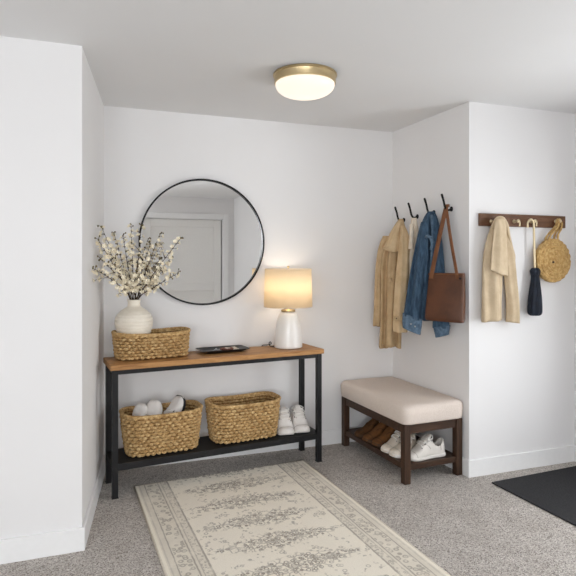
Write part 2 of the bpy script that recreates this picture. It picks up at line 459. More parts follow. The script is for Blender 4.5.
# baseboards
def isect(p, d1, q, d2):
    cr_ = d1[0]*d2[1]-d1[1]*d2[0]
    tt = ((q[0]-p[0])*d2[1]-(q[1]-p[1])*d2[0])/cr_
    return (p[0]+d1[0]*tt, p[1]+d1[1]*tt)
def baseboards(path, names, t=.014, h=.112):
    n = len(path); dirs = []; offs = []
    for i in range(n - 1):
        dx, dy = path[i+1][0]-path[i][0], path[i+1][1]-path[i][1]; l = math.hypot(dx, dy); dirs.append((dx/l, dy/l))
        offs.append((dy/l*t, -dx/l*t))       # room lies on the right-hand side of the path
    inner = [(path[0][0]+offs[0][0], path[0][1]+offs[0][1])]
    for i in range(1, n - 1):
        inner.append(isect((path[i][0]+offs[i-1][0], path[i][1]+offs[i-1][1]), dirs[i-1], (path[i][0]+offs[i][0], path[i][1]+offs[i][1]), dirs[i]))
    inner.append((path[-1][0]+offs[-1][0], path[-1][1]+offs[-1][1]))
    for i, nm in enumerate(names):
        if nm: struct(MB().prism([path[i], path[i+1], inner[i+1], inner[i]], 0, h).build(nm, M['trim'], smooth=False, bevel=.003))
baseboards([(XL, YF), (XL, A[1]), A, B, C_, D, E_, G_, (XJ, YJ), (XJ, YR)],
           ['baseboard_side', 'baseboard_left', 'baseboard_alcove_left', 'baseboard_back', 'baseboard_alcove_right', 'baseboard_right', 'baseboard_entry_side', 'baseboard_entry_front', 'baseboard_closet'])

# ------------------------------------------------------------------ rug and door mat
rug = thing('area_rug', 'cream and grey faded vintage patterned rug in front of the console table', 'rug', (.825, 3.555, 0), R(3.4))
MB().span((-RUG_HW, -1.95, .0005), (RUG_HW, 0, .011)).build('pile', M['rug'], rug, smooth=False, bevel=.004)
rb = MB()
rb.tube([(-RUG_HW, -1.95, .007), (-RUG_HW, 0, .007), (RUG_HW, 0, .007), (RUG_HW, -1.95, .007)], .0062, 8, True)
rb.build('bound_edge', M['rug_edge'], rug)
m_ = MB().span((0, -1.25, .0005), (.76, 0, .010)).build('door_mat', M['mat'], smooth=False, bevel=.003)
m_.location = (2.377, 2.833, 0); m_.rotation_euler = (0, 0, R(2.6))
tag(m_, 'black ribbed door mat on the carpet by the pegged rail', 'door mat')

# ------------------------------------------------------------------ console table
TZ = .789; TRZ = R(6.3); TLOC = Vector((.107, 3.377, 0)); TL, TD = 1.436, .315
tab = thing('console_table', 'oak topped console table with black metal frame under the round mirror', 'console table', TLOC, TRZ)
TM = Matrix.Translation(TLOC) @ Matrix.Rotation(TRZ, 4, 'Z')
def tw(x, y, z): return TM @ Vector((x, y, z))
MB().span((0, 0, TZ - .032), (TL, TD, TZ)).build('tabletop', M['oak'], tab, smooth=False, bevel=.003)
post = .034; ins = .012
xs = (ins + post / 2, TL - ins - post / 2); ys = (ins + post / 2, TD - ins - post / 2)
for x in xs:
    for y in ys:
        lg = MB().box((x, y, (TZ - .032) / 2 + .002), (post, post, TZ - .036)).build('leg', M['black'], tab, smooth=False, bevel=.002)
        MB().box((x, y, .003), (post + .004, post + .004, .006)).build('foot_pad', M['plug'], lg, smooth=False, bevel=.001)
fr = MB(); zt = TZ - .032 - .014
for y in ys: fr.span((xs[0], y - .012, zt - .014), (xs[1], y + .012, zt + .014))
for x in xs: fr.span((x - .012, ys[0], zt - .014), (x + .012, ys[1], zt + .014))
fr.build('apron_frame', M['black'], tab, smooth=False, bevel=.002)
SZ = .202
MB().span((ins + .004, ins + .004, SZ - .012), (TL - ins - .004, TD - ins - .004, SZ)).build('lower_shelf', M['blackwood'], tab, smooth=False, bevel=.001)
fr = MB()
for y in ys: fr.span((xs[0], y - .013, SZ - .042), (xs[1], y + .013, SZ - .012))
for x in xs: fr.span((x - .013, ys[0], SZ - .042), (x + .013, ys[1], SZ - .012))
fr.build('shelf_frame', M['black'], tab, smooth=False, bevel=.002)

# ------------------------------------------------------------------ woven baskets
def rr(w, d, r, n):
    """n points evenly round a rounded rectangle (w x d, corner radius r)"""
    r = min(r, w / 2 - .001, d / 2 - .001); pts = []
    segs = [((w/2 - r), -d/2, -1, 0)]
    L1, L2, La = w - 2*r, d - 2*r, PI*r/2; tot = 2*L1 + 2*L2 + 4*La
    for i in range(n):
        s_ = i / n * tot
        for side in range(4):
            l = L1 if side % 2 == 0 else L2
            if s_ < l:
                q = [(-w/2 + r + s_, -d/2), (w/2, -d/2 + r + s_), (w/2 - r - s_, d/2), (-w/2, d/2 - r - s_)][side]; break
            s_ -= l
            if s_ < La:
                a = s_ / r + [-PI/2, 0, PI/2, PI][side]
                cx, cy = [(w/2-r, -d/2+r), (w/2-r, d/2-r), (-w/2+r, d/2-r), (-w/2+r, -d/2+r)][side]
                q = (cx + r*math.cos(a), cy + r*math.sin(a)); break
            s_ -= La
        pts.append(q)
    return pts
def basket(label, loc, rz, w, d, h, w2, d2, rows, corner=.09, group='woven seagrass baskets', sag=.012):
    """w x d at the foot, w2 x d2 at the rim"""
    root = thing('woven_basket', label, 'basket', loc, rz, group)
    per = 2 * (w + d); rh = (h - .012) / rows
    mb = MB(); n = 2 * int(per / .010); sr = rh * .56; nb = 2 * round(per / .040) + 1      # an odd count of bumps alternates row by row
    def top(x): return h - sag * (1 - (2 * x / w2) ** 2)      # the rim dips in the middle
    for j in range(rows):
        f = (j + .5) / rows; g = f ** .75
        ww, dd = w + (w2 - w) * g, d + (d2 - d) * g
        path = rr(ww - 2 * sr, dd - 2 * sr, corner * (.8 + .3 * f), n)
        pts, rad = [], []
        for i, (x, y) in enumerate(path):
            a = PI * nb * i / n + PI * j
            # the last bump closes against the first: fade the seam at the back
            nx, ny = path[(i+1) % n][1] - path[i-1][1], -(path[(i+1) % n][0] - path[i-1][0]); l = math.hypot(nx, ny) or 1
            o = sr * .50 * math.cos(a) + .0011 * math.sin(i * .9 + j * 5.3)
            pts.append((x + nx / l * o, y + ny / l * o, .004 + f * (top(x) - .008) + .0012 * math.sin(i * .37 + j * 2.1)))
            rad.append(sr * (.80 + .20 * math.cos(a) + .07 * math.sin(i * .53 + j * 3.7)))
        mb.tube(pts, rad, 7, True)
    mb.build('weave', M['straw'], root)
    # rim: a heavier twisted roll
    rm = MB(); path = rr(w2 - .012, d2 - .012, corner * 1.1, n); turns = round(per / .036); rr_ = .0095
    for ph in (0, 2 * PI / 3, 4 * PI / 3):
        pts = []
        for i, (x, y) in enumerate(path):
            a = 2 * PI * turns * i / n + ph
            nx, ny = path[(i+1) % n][1] - path[i-1][1], -(path[(i+1) % n][0] - path[i-1][0]); l = math.hypot(nx, ny) or 1
            pts.append((x + nx / l * rr_ * .6 * math.cos(a), y + ny / l * rr_ * .6 * math.cos(a), top(x) - .004 + rr_ * .6 * math.sin(a)))
        rm.tube(pts, rr_ * .66, 6, True)
    rm.build('rim', M['straw'], root)
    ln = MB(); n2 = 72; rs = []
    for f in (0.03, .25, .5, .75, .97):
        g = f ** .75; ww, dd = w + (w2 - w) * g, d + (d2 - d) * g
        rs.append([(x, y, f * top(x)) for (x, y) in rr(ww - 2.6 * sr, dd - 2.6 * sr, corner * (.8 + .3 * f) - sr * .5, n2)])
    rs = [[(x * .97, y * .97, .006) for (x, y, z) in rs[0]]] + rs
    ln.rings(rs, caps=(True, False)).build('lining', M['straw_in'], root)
    return root
bz = TZ + .002
tb = Vector((.283, .205, bz))
top_basket = basket('low wide woven basket on the tabletop with the flower vase in it', tw(tb.x, tb.y, tb.z), TRZ, .445, .215, .168, .480, .245, 8, .085)
lb = basket('woven basket on lower shelf holding white shoes', tw(.337, .165, SZ + .002), TRZ, .440, .225, .262, .505, .270, 12, .085)
rb_ = basket('empty woven basket on lower shelf beside the white canvas shoes', tw(.895, .168, SZ + .002), TRZ, .440, .230, .262, .505, .275, 12, .085)

# ------------------------------------------------------------------ vase and its branches
vloc = tw(.172, .205, TZ + .012)
vase = thing('vase', 'round ribbed cream stoneware vase standing in the tabletop basket', 'vase', vloc)
prof = [(.062, 0), (.070, .004)]
zs = [(.004, .070), (.05, .079), (.11, .091), (.165, .108), (.205, .117), (.235, .116), (.265, .103), (.29, .078), (.305, .055), (.318, .0415), (.335, .038), (.35, .040), (.356, .043)]
dense = cr([(b, a) for a, b in zs], 90)
for i, (r_, z_) in enumerate(dense[1:]):
    amp = .0016 if .08 < z_ < .29 else 0
    prof.append((r_ + amp * math.cos(z_ * 2 * PI / .019), z_))
prof += [(.041, .359), (.036, .356), (.033, .34), (.036, .31), (.07, .26), (.09, .2), (.06, .03), (.0001, .025)]
MB().lathe(prof, 48).build('body', M['stone'], vase)

random.seed(11)
mouth = vloc + Vector((0, 0, .345))
vw = vloc.x * SN + vloc.y * CS
tips = [(93, 268, vw - .61), (98.5, 240, vw - .40), (101.5, 227, vw - .31), (114, 233, vw + .03), (123, 236, vw - .14), (131, 224.5, vw), (141, 226, vw + .08),
        (160, 234, vw - .06), (181, 238, vw - .10), (178, 273, vw - .04), (100.5, 259, vw - .34), (172, 257, vw + .05), (150, 244, vw - .2), (109, 250, vw - .05), (139, 255, vw - .28)]
desc = ['lowest flowering branch, reaching farthest over the alcove side', 'flowering branch tilted toward the alcove side wall, second highest there', 'tall flowering branch bent outward along the alcove side wall',
        'short upright flowering branch at the alcove side of the bunch', 'flowering branch standing just beside the tallest upright one', 'tallest upright flowering branch in the middle of the vase', 'upright flowering branch beside the mirror frame',
        'flowering branch rising inside the mirror outline', 'longest flowering branch, crossing high over the mirror', 'low flowering branch stretching flat across the lower mirror', 'side flowering branch just above the lowest one',
        'flowering branch between the high and low ones over the mirror', 'short inner flowering branch leaning over the mirror edge', 'dense inner flowering branch low beside the alcove wall', 'short flowering branch leaning forward above the vase mouth']
for k, ((px, py, w_), ds) in enumerate(zip(tips, desc)):
    tip = P(px, py, w_)
    a0 = 2 * PI * k / len(tips)
    base = vloc + Vector((.03 * math.cos(a0), .03 * math.sin(a0), .05))
    mth = mouth + Vector((.021 * math.cos(a0 + 2.5), .021 * math.sin(a0 + 2.5), 0))
    dv = tip - mth
    p1 = mth + dv * .4 + Vector((0, 0, .05 * dv.length)); 
    pts = [Vector(q) for q in cr([tuple(base), tuple(mth), tuple(p1), tuple(tip)], 24)]
    root = thing('flowering_branch', ds + ' in cream vase', 'branch', base, 0, 'flowering branches in the vase')
    stem, bl, bud = MB(), MB(), MB()
    rad = [.0046 * (1 - .78 * i / 24) for i in range(25)]
    stem.tube(pts, rad, 6)
    spots = []
    def spur(p, dirn, ln):
        q = p + dirn * ln; stem.tube([p, p + dirn * ln * .5 + Vector((0, 0, .004)), q], [.0019, .0016, .0012], 5); return q
    for i in range(11, 25):
        t_ = (pts[min(i+1, 24)] - pts[i-1]).normalized()
        for q in range(3 if i < 22 else 2):
            sd = Vector((random.uniform(-1, 1), random.uniform(-1, 1), random.uniform(-1, 1))); sd = (sd - t_ * sd.dot(t_)).normalized()
            dirn = (t_ * .7 + sd).normalized()
            ln = random.uniform(.006, .026)
            if i in (13, 16, 19) and q == 0: ln = random.uniform(.045, .08)
            e_ = spur(pts[i], dirn, ln)
            spots.append((e_, dirn))
            if ln > .04:
                spots.append((pts[i] + dirn * ln * .55 + sd * .006, sd)); spots.append((pts[i] + dirn * ln * .8 - sd * .006, -sd))
    spots.append((pts[-1], (pts[-1] - pts[-3]).normalized()))
    for j, (p, dn) in enumerate(spots):
        u = dn.cross(Vector((.3, .5, .8))).normalized(); w2 = dn.cross(u)
        late = (j >= len(spots) - 3) or random.random() < .10
        if late:
            bud.ball(p, random.uniform(.004, .0055), 6, 4, (1, 1, 1.25)); continue
        bud.ball(p, .0026, 5, 3)
        s_ = random.uniform(.0115, .0165)
        for q in range(5):
            a = 2 * PI * q / 5 + j
            rdir = u * math.cos(a) + w2 * math.sin(a); sdir = -u * math.sin(a) + w2 * math.cos(a)
            t1 = p + dn * .001
            bl.add([t1, p + rdir * s_ * .6 + sdir * s_ * .42 + dn * s_ * .45, p + rdir * s_ * 1.05 + dn * s_ * .75, p + rdir * s_ * .6 - sdir * s_ * .42 + dn * s_ * .45, p + rdir * s_ * .55 + dn * s_ * .25],
                   [(0, 1, 4), (1, 2, 4), (2, 3, 4), (3, 0, 4)])
    stem.build('stem', M['bark'], root, world=True)
    tag(bl.build('blossoms', M['petal'], root, world=True), kind='stuff')
    tag(bud.build('buds', M['bud'], root, world=True), kind='stuff')
# small dark pouch lying in the basket beside the vase
pch = thing('pouch', 'dark zipped pouch lying in the tabletop basket beside the vase', 'pouch', tw(.37, .215, TZ + .012), TRZ + R(8))
pm = MB(); rs = []
for j in range(9):
    f = j / 8; z = .125 * f; a, b = .085 * (1 - .25 * f ** 3), .045 * (1 - .8 * f ** 2.2)
    rs.append([(a * sp(math.cos(t), .6), b * sp(math.sin(t), .7), z) for t in [2 * PI * i / 28 for i in range(28)]])
pm.rings(rs).build('body', M['lining_dark'], pch)
MB().tube([(-.058, 0, .1255), (0, 0, .128), (.058, 0, .1255)], .004, 6).build('zipper', M['steel'], pch)

# ------------------------------------------------------------------ tray and what lies on it
trl = tw(.762, .205, TZ + .001)
tr = thing('tray', 'shallow black rectangular tray on the tabletop beside the lamp', 'tray', trl, TRZ)
def rrz(w, d, r, z, n=64): return [(x, y, z) for x, y in rr(w, d, r, n)]
MB().rings([rrz(.255, .115, .015, 0), rrz(.262, .122, .015, .003), rrz(.335, .180, .02, .019), rrz(.340, .185, .02, .022), rrz(.334, .179, .02, .023), rrz(.325, .170, .02, .020), rrz(.258, .118, .014, .007)]).build('body', M['tray'], tr, smooth=True, autosm=True)
def tt(x, y, z): return Matrix.Translation(trl) @ Matrix.Rotation(TRZ, 4, 'Z') @ Vector((x, y, z))
kr = thing('key_ring', 'silver keys on a split ring lying in the black tray', 'keys', tt(-.055, -.005, .008), TRZ + .4)
MB().tube([(.016 * math.cos(a), .016 * math.sin(a), .002) for a in [2 * PI * i / 24 for i in range(24)]], .0014, 6, True).build('split_ring', M['steel'], kr)
for a in (-.5, .1, .75):
    kb = MB(); rot = Matrix.Rotation(a, 3, 'Z')
    kb.lathe([(.005, 0), (.012, 0), (.012, .0022), (.005, .0022)], 20, rot @ Vector((.028, 0, .003 + .002 * a)), close=True)
    kb.box(rot @ Vector((.058, 0, .0042 + .002 * a)), (.04, .007, .002), rot.to_3x3())
    for q in range(4): kb.box(rot @ Vector((.05 + .007 * q, .0045, .0042 + .002 * a)), (.004, .003, .002), rot)
    kb.build('key', M['steel'], kr, smooth=False)
bc = thing('bead_bracelet', 'red brown bead bracelet lying in the black tray', 'bracelet', tt(.03, .005, .008), TRZ)
bb = MB()
for i in range(20):
    a = 2 * PI * i / 20; bb.ball((.042 * math.cos(a), .03 * math.sin(a), .0075), .0072, 8, 6)
bb.build('beads', M['redbead'], bc)
cd = thing('folded_card', 'cream folded card lying in the black tray', 'card', tt(.07, .012, .008), TRZ + .25)
MB().box((0, 0, .0015), (.085, .055, .001)).box((0, .0, .007), (.085, .055, .001), Matrix.Rotation(.18, 3, 'X')).build('leaf', M['card'], cd, smooth=False)

# ------------------------------------------------------------------ table lamp
lw = 3.922; lp = P(288.2, 300, lw); lx, ly = lp.x, lp.y
lamp = thing('table_lamp', 'lit table lamp with white ceramic base and cream drum shade', 'table lamp', (lx, ly, TZ + .001))
bp = cr([(.092, 0), (.100, .006), (.0995, .03), (.095, .09), (.088, .15), (.077, .205), (.064, .237), (.052, .250), (.040, .256)], 40)
MB().lathe([(.0001, 0)] + [(a, b) for a, b in bp] + [(.0001, .257)], 48).build('base', M['ceramic'], lamp)
MB().lathe([(.048, .254), (.051, .257), (.051, .266), (.047, .269), (.012, .270), (.012, .31), (.0001, .31)], 32).build('neck', M['brass'], lamp)
z0, z1 = 1.077 - TZ, 1.350 - TZ
MB().lathe([(.1725, z0), (.1655, z1), (.164, z1), (.171, z0)], 64, close=True).build('shade', M['shade'], lamp)
for (r_, z_) in ((.172, z0 + .002), (.165, z1 - .002)):
    MB().tube([(r_ * math.cos(a), r_ * math.sin(a), z_) for a in [2 * PI * i / 64 for i in range(64)]], .0022, 6, True).build('shade_trim', M['cream'], lamp)
hp = MB()
for a in (0, 2 * PI / 3, 4 * PI / 3): hp.tube([(0, 0, z1 - .008), (.163 * math.cos(a), .163 * math.sin(a), z1 - .006)], .0016, 6)
hp.tube([(0.045, 0, .30), (.055, 0, .40), (.03, 0, .5), (0, 0, z1 + .004)], .0018, 6)
hp.tube([(-.045, 0, .30), (-.055, 0, .40), (-.03, 0, .5), (0, 0, z1 + .004)], .0018, 6)
hp.tube([(-.045, 0, .30), (.045, 0, .30)], .0018, 6)
hp.build('harp', M['brass'], lamp)
MB().ball((0, 0, z1 + .012), .009, 12, 8).build('finial', M['brass'], lamp)
MB().lathe([(.013, .31), (.016, .33), (.03, .38), (.032, .405), (.024, .43), (.0001, .438)], 24).build('bulb', M['bulb'], lamp)
cd_ = MB(); cpts = [(-.082, .04, .006), (-.108, .035, .006), (-.128, .03, .014), (-.13, .04, .03), (-.115, .06, .036), (-.10, .085, .02), (-.108, .12, .006)]
cpts += [tuple(tw(1.10, TD - .006, TZ + .006) - lamp.location), tuple(tw(1.12, TD + .005, TZ - .02) - lamp.location), tuple(tw(1.25, TD + .005, TZ - .045) - lamp.location), tuple(tw(1.38, TD + .005, TZ - .07) - lamp.location)]
cd_.tube(cr(cpts, 90), .0032, 8); cd_.build('cord', M['plug'], lamp)
l = bpy.data.lights.new('lamp_bulb', 'POINT'); l.energy = .85; l.color = (1.0, .86, .70); l.shadow_soft_size = .05
lo = bpy.data.objects.new('lamp_bulb', l); COL.objects.link(lo); lo.location = (lx, ly, TZ + .47)

# ------------------------------------------------------------------ round mirror
mc = onY(203.8, 242, YB - .02)
MR = .445
mir = thing('round_mirror', 'large round wall mirror with a thin black metal frame', 'mirror', (mc.x, YB - .001, mc.z))
MB().lathe([(MR - .0115, 0), (MR, 0), (MR, .028), (MR - .0115, .028)], 128, (0, 0, 0), 'Y', close=True).build('frame', M['mframe'], mir, autosm=True)
MB().lathe([(.0001, .004), (MR - .011, .004), (MR - .011, .012), (.0001, .012)], 128, (0, 0, 0), 'Y').build('glass', M['mirror'], mir, smooth=False)

# ------------------------------------------------------------------ ceiling light
cl = onZ(305, 74.5, H)
cL = thing('ceiling_light', 'lit flush ceiling light with brass band and opal glass bowl', 'ceiling light', (cl.x, cl.y, H))
MB().lathe([(.0001, -.001), (.176, -.001), (.178, -.004), (.178, -.011), (.172, -.014), (.171, -.017), (.171, -.052), (.166, -.054), (.0001, -.054)], 72).build('canopy', M['brass'], cL, autosm=True)
MB().lathe([(.164, -.053), (.1645, -.058)] + [(.1645 * math.cos(a) ** .85 if a < PI / 2 - .01 else .0001, -.061 - .066 * math.sin(a)) for a in [PI / 2 * i / 16 for i in range(17)]], 72).build('glass_bowl', M['opal'], cL)

# ------------------------------------------------------------------ bench
BRZ = R(2.9); BL = Vector((1.846, 2.990, 0)); BW, BD = .450, .835
ben = thing('storage_bench', 'upholstered entry bench with oatmeal cushion and dark wood legs', 'bench', BL, BRZ)
BM_ = Matrix.Translation(BL) @ Matrix.Rotation(BRZ, 4, 'Z')
def bw_(x, y, z): return BM_ @ Vector((x, y, z))
lg = .046; zr = .372
for x in (lg / 2, BW - lg / 2):
    for y in (lg / 2, BD - lg / 2):
        MB().box((x, y, zr / 2), (lg, lg, zr)).build('leg', M['walnut_up'], ben, smooth=False, bevel=.003)
for x in (lg / 2, BW - lg / 2): MB().span((x - .014, lg, zr - .058), (x + .014, BD - lg, zr)).build('side_rail', M['walnut'], ben, smooth=False, bevel=.002)
for y in (lg / 2, BD - lg / 2): MB().span((lg, y - .014, zr - .058), (BW - lg, y + .014, zr)).build('end_rail', M['walnut'], ben, smooth=False, bevel=.002)
BSZ = .118
MB().span((lg - .01, lg - .01, BSZ - .014), (BW - lg + .01, BD - lg + .01, BSZ)).build('shelf', M['walnut'], ben, smooth=False, bevel=.001)
for x in (lg / 2, BW - lg / 2): MB().span((x - .012, lg, BSZ - .034), (x + .012, BD - lg, BSZ + .002)).build('shelf_rail', M['walnut'], ben, smooth=False, bevel=.002)
for y in (lg / 2, BD - lg / 2): MB().span((lg, y - .012, BSZ - .034), (BW - lg, y + .012, BSZ + .002)).build('shelf_end', M['walnut'], ben, smooth=False, bevel=.002)
cu = MB(); n = 96; ch = .122; rs = []
for (f, ins_) in ((0, .010), (.03, .001), (.12, -.003), (.5, -.006), (.80, -.005), (.90, .002), (.965, .014), (1.0, .036), (1.015, .09)):
    ww, dd = BW + .016 - 2 * ins_, BD + .022 - 2 * ins_
    rs.append([(x + BW / 2, y + BD / 2, zr + .001 + ch * f + .0025 * math.sin(x * 23 + 1) * math.sin(y * 17) * (f > .8)) for x, y in rr(ww, dd, .045, n)])
cu.rings(rs).build('cushion', M['linen'], ben)

# ------------------------------------------------------------------ shoes
def shoe(name, label, cat, group, loc, rot, mats, L=.275, hi=1.0, W=.098, laces=True, collar=.30, seam=None):
    """heel at the local origin, toe along +X, sole on z=0"""
    up, solem, lacem, lin = mats
    root = thing(name, label, cat, loc, 0, group); root.rotation_euler = rot
    sh = .022
    # half-widths and top heights along the length
    S_ = [0, .06, .15, .28, .40, .52, .65, .78, .88, .95, 1.0]
    HW = [.45, .72, .80, .78, .78, .86, .98, 1.0, .90, .70, .36]
    TP = [.085, .094, .082, .080, .105, .098, .074, .056, .049, .042, .026]
    pts = cr(list(zip(S_, HW, TP)), 30)
    nt_ = 25; mb = MB(); idx = {}; vs = []; fs = []
    for i, (s_, hw, tp) in enumerate(pts):
        hh = tp * (hi if s_ < .62 else 1 + (hi - 1) * max(0, (.75 - s_) / .13)) 
        x = s_ * L
        for j in range(nt_):
            a = PI * j / (nt_ - 1)
            yy = hw * W / 2 * sp(math.cos(a), .62); q = max(0, math.sin(a)) ** (.72)
            if s_ < .42: yy *= (1 - .22 * q)
            idx[(i, j)] = len(vs); vs.append((x, yy, sh * .6 + (hh - sh * .6) * q))
    for i in range(30):
        s_ = (pts[i][0] + pts[i+1][0]) / 2
        for j in range(nt_ - 1):
            a = PI * (j + .5) / (nt_ - 1)
            if .035 < s_ < .036 + collar and abs(a - PI / 2) < .95 * math.sin(PI * min(1, max(0, (s_ - .03) / (collar + .012)))) ** .4: continue
            fs.append((idx[(i, j)], idx[(i, j + 1)], idx[(i + 1, j + 1)], idx[(i + 1, j)]))
    fs.append(tuple(idx[(0, j)] for j in range(nt_))); fs.append(tuple(idx[(30, j)] for j in range(nt_ - 1, -1, -1)))
    mb.add(vs, fs); mb.build('upper', up, root, solid=.004)
    so = MB(); rs = []
    for z, g in ((0, .96), (.004, 1.03), (sh * .8, 1.04), (sh, 1.0)):
        ring = [(s_ * L * 1.01 - .003 - (.002 if g > 1 else 0), hw * W / 2 * g * 1.03, z + (.010 * max(0, (s_ - .8) / .2) ** 2)) for s_, hw, tp in pts]
        ring += [(x, -y, zz) for x, y, zz in reversed(ring)]
        rs.append(ring)
    so.rings(rs).build('sole', solem, root)
    MB().rings([[(.13 * L + .085 * L * 1.2 * math.cos(t) + .03, .030 * math.sin(t), sh + .012) for t in [2 * PI * i / 20 for i in range(20)]], [(.13 * L + .085 * L * 1.2 * math.cos(t) + .03, .030 * math.sin(t), sh + .015) for t in [2 * PI * i / 20 for i in range(20)]]]).build('insole', lin, root)
    tg = MB(); rs = []
    for s_, z, hwid in ((.33, .118 * hi, .017), (.37, .114 * hi, .021), (.45, .104 * hi, .021), (.55, .09 * (.5 + .5 * hi), .018)):
        rs.append([(s_ * L + .006 * math.sin(t), hwid * math.cos(t), z + .0045 * math.sin(t)) for t in [2 * PI * i / 16 for i in range(16)]])
    tg.rings(rs).build('tongue', up, root)
    def surf(s_, a, lift=.0012):
        """a point on the upper: s_ along the shoe, a from 0 (one side) over pi/2 (top) to pi"""
        t_ = max(0, min(29.999, s_ * 30)); best = min(range(30), key=lambda q: abs(pts[q][0] - s_))
        k0 = best if pts[best][0] <= s_ else max(0, best - 1); k1 = min(30, k0 + 1)
        fr_ = 0 if pts[k1][0] == pts[k0][0] else (s_ - pts[k0][0]) / (pts[k1][0] - pts[k0][0])
        hw = pts[k0][1] + (pts[k1][1] - pts[k0][1]) * fr_; tp = pts[k0][2] + (pts[k1][2] - pts[k0][2]) * fr_
        hh = tp * (hi if s_ < .62 else 1 + (hi - 1) * max(0, (.75 - s_) / .13))
        q = max(0, math.sin(a)) ** .72; yy = hw * W / 2 * sp(math.cos(a), .62)
        if s_ < .42: yy *= (1 - .22 * q)
        return Vector((s_ * L, yy * (1 + lift / .05), sh * .6 + (hh - sh * .6) * q + lift * math.sin(a)))
    for lst in ([(.80 + .04 * math.sin(a), a) for a in [.12 + (PI - .24) * i / 24 for i in range(25)]],
                [(.66 - .22 * abs(i / 12) ** 1.3, 1.28 - .95 * (i / 12) ** 1.5) for i in range(13)],
                [(.66 - .22 * abs(i / 12) ** 1.3, PI - 1.28 + .95 * (i / 12) ** 1.5) for i in range(13)],
                [(.15 - .02 * i / 8, .25 + .62 * i / 8) for i in range(9)], [(.15 - .02 * i / 8, PI - .25 - .62 * i / 8) for i in range(9)]):
        MB().tube([surf(a_, b_, .0008) for a_, b_ in lst], .0016, 5).build('seam', seam or up, root)
    if laces:
        la = MB()
        for k in range(6):
            s_ = .395 + .05 * k; sl = .010 * (1 if k % 2 else -1); da = .52
            la.tube([surf(s_ + sl * 1.6, PI / 2 - da, .0035), surf(s_ + sl * .8, PI / 2 - da * .5, .006), surf(s_ - sl * .8, PI / 2 + da * .5, .006), surf(s_ - sl * 1.6, PI / 2 + da, .0035)], .0034, 6)
            for sg in (-1, 1): MB().ball(surf(s_ + sl * 1.6 * -sg, PI / 2 + sg * (da + .06), .001), .0038, 8, 5).build('eyelet', lin, root)
        top_ = surf(.385, PI / 2, .008)
        for sg in (-1, 1):
            la.tube(cr([tuple(top_), tuple(top_ + Vector((-.008, sg * .02, .010))), tuple(top_ + Vector((.004, sg * .042, -.004))), tuple(top_ + Vector((.014, sg * .022, -.002))), tuple(top_)], 16), .0028, 6)
            la.tube(cr([tuple(top_), tuple(top_ + Vector((.022, sg * .024, -.002))), tuple(top_ + Vector((.034, sg * .044, -.026)))], 10), .0026, 6)
        la.build('laces', lacem, root)
    return root
wl = (M['white_leather'], M['sole'], M['lace'], M['lining']); ol = (M['offwhite_leather'], M['sole'], M['lace'], M['lining'])
br = (M['suede'], M['sole_brown'], M['suede2'], M['lining_dark']); br2 = (M['suede2'], M['sole_brown'], M['suede'], M['lining_dark'])
cv = (M['canvas_white'], M['sole'], M['lace'], M['lining'])
# shoes on the bench shelf: heels at the wall side, toes into the room (turn of 180 degrees)
def bshoe(label, y, toe_x, mats, rz=0, **k):
    p = bw_(toe_x + k.get('L', .275), y, BSZ + .0015)
    return shoe('shoe', label, 'shoe', k.pop('group'), p, (0, 0, BRZ + PI + R(rz)), mats, **k)
sm_ = M['suede_seam']; wsm = M['seam_grey']
bshoe('dark brown suede shoe farthest along the bench shelf', .605, .000, br2, -4, group='brown suede shoes on the bench shelf', hi=1.15, W=.094, laces=False, seam=sm_)
bshoe('brown suede shoe in the middle of the three brown ones on the bench shelf', .505, .000, br, 0, group='brown suede shoes on the bench shelf', hi=1.15, W=.094, laces=False, seam=sm_)
bshoe('brown suede shoe next to the off-white sneakers on the bench shelf', .405, .010, br, 2, group='brown suede shoes on the bench shelf', hi=1.15, W=.094, laces=False, seam=sm_)
bshoe('off-white laced sneaker beside the brown suede shoes on the bench shelf', .288, .000, ol, 6, group='off-white sneakers on the bench shelf', hi=1.2, W=.098, seam=wsm)
bshoe('off-white sneaker half hidden behind the front bench leg', .188, .004, ol, 4, group='off-white sneakers on the bench shelf', hi=1.05, W=.094, seam=wsm)
bshoe('white leather sneaker at the open end of the bench shelf', .088, .070, wl, 0, group='off-white sneakers on the bench shelf', hi=1.2, W=.104, L=.29, seam=wsm)
# white canvas pair on the console shelf, toes to the room
for (x, rz, lab) in ((1.236, -105, 'white canvas shoe on the console shelf, next to the empty basket'), (1.343, -101, 'white canvas shoe on the console shelf, next to the black table leg')):
    shoe('shoe', lab, 'shoe', 'white canvas shoes on the console shelf', tw(x, .285, SZ + .0015), (0, 0, TRZ + R(rz)), cv, L=.25, hi=1.34, W=.116, seam=wsm)
# shoes standing in the lower basket, toes or heels up
def upright(label, x, y, z, ry, rz, mats, **k):
    return shoe('shoe', label, 'shoe', 'white shoes in the basket', tw(x, y, z), (0, R(ry), TRZ + R(rz)), mats, **k)
dk = (M['canvas_white'], M['lining_dark'], M['lace'], M['lining_dark'])
upright('white shoe toe up in the basket, nearest its short end', .185, .160, SZ + .040, -72, 55, cv, L=.262, W=.094)
upright('white shoe toe up in the middle of the basket', .275, .155, SZ + .048, -74, 62, cv, L=.268, W=.098)
upright('white shoe with a black sole leaning toe up in the basket', .385, .160, SZ + .050, -66, 28, dk, L=.285, W=.104)

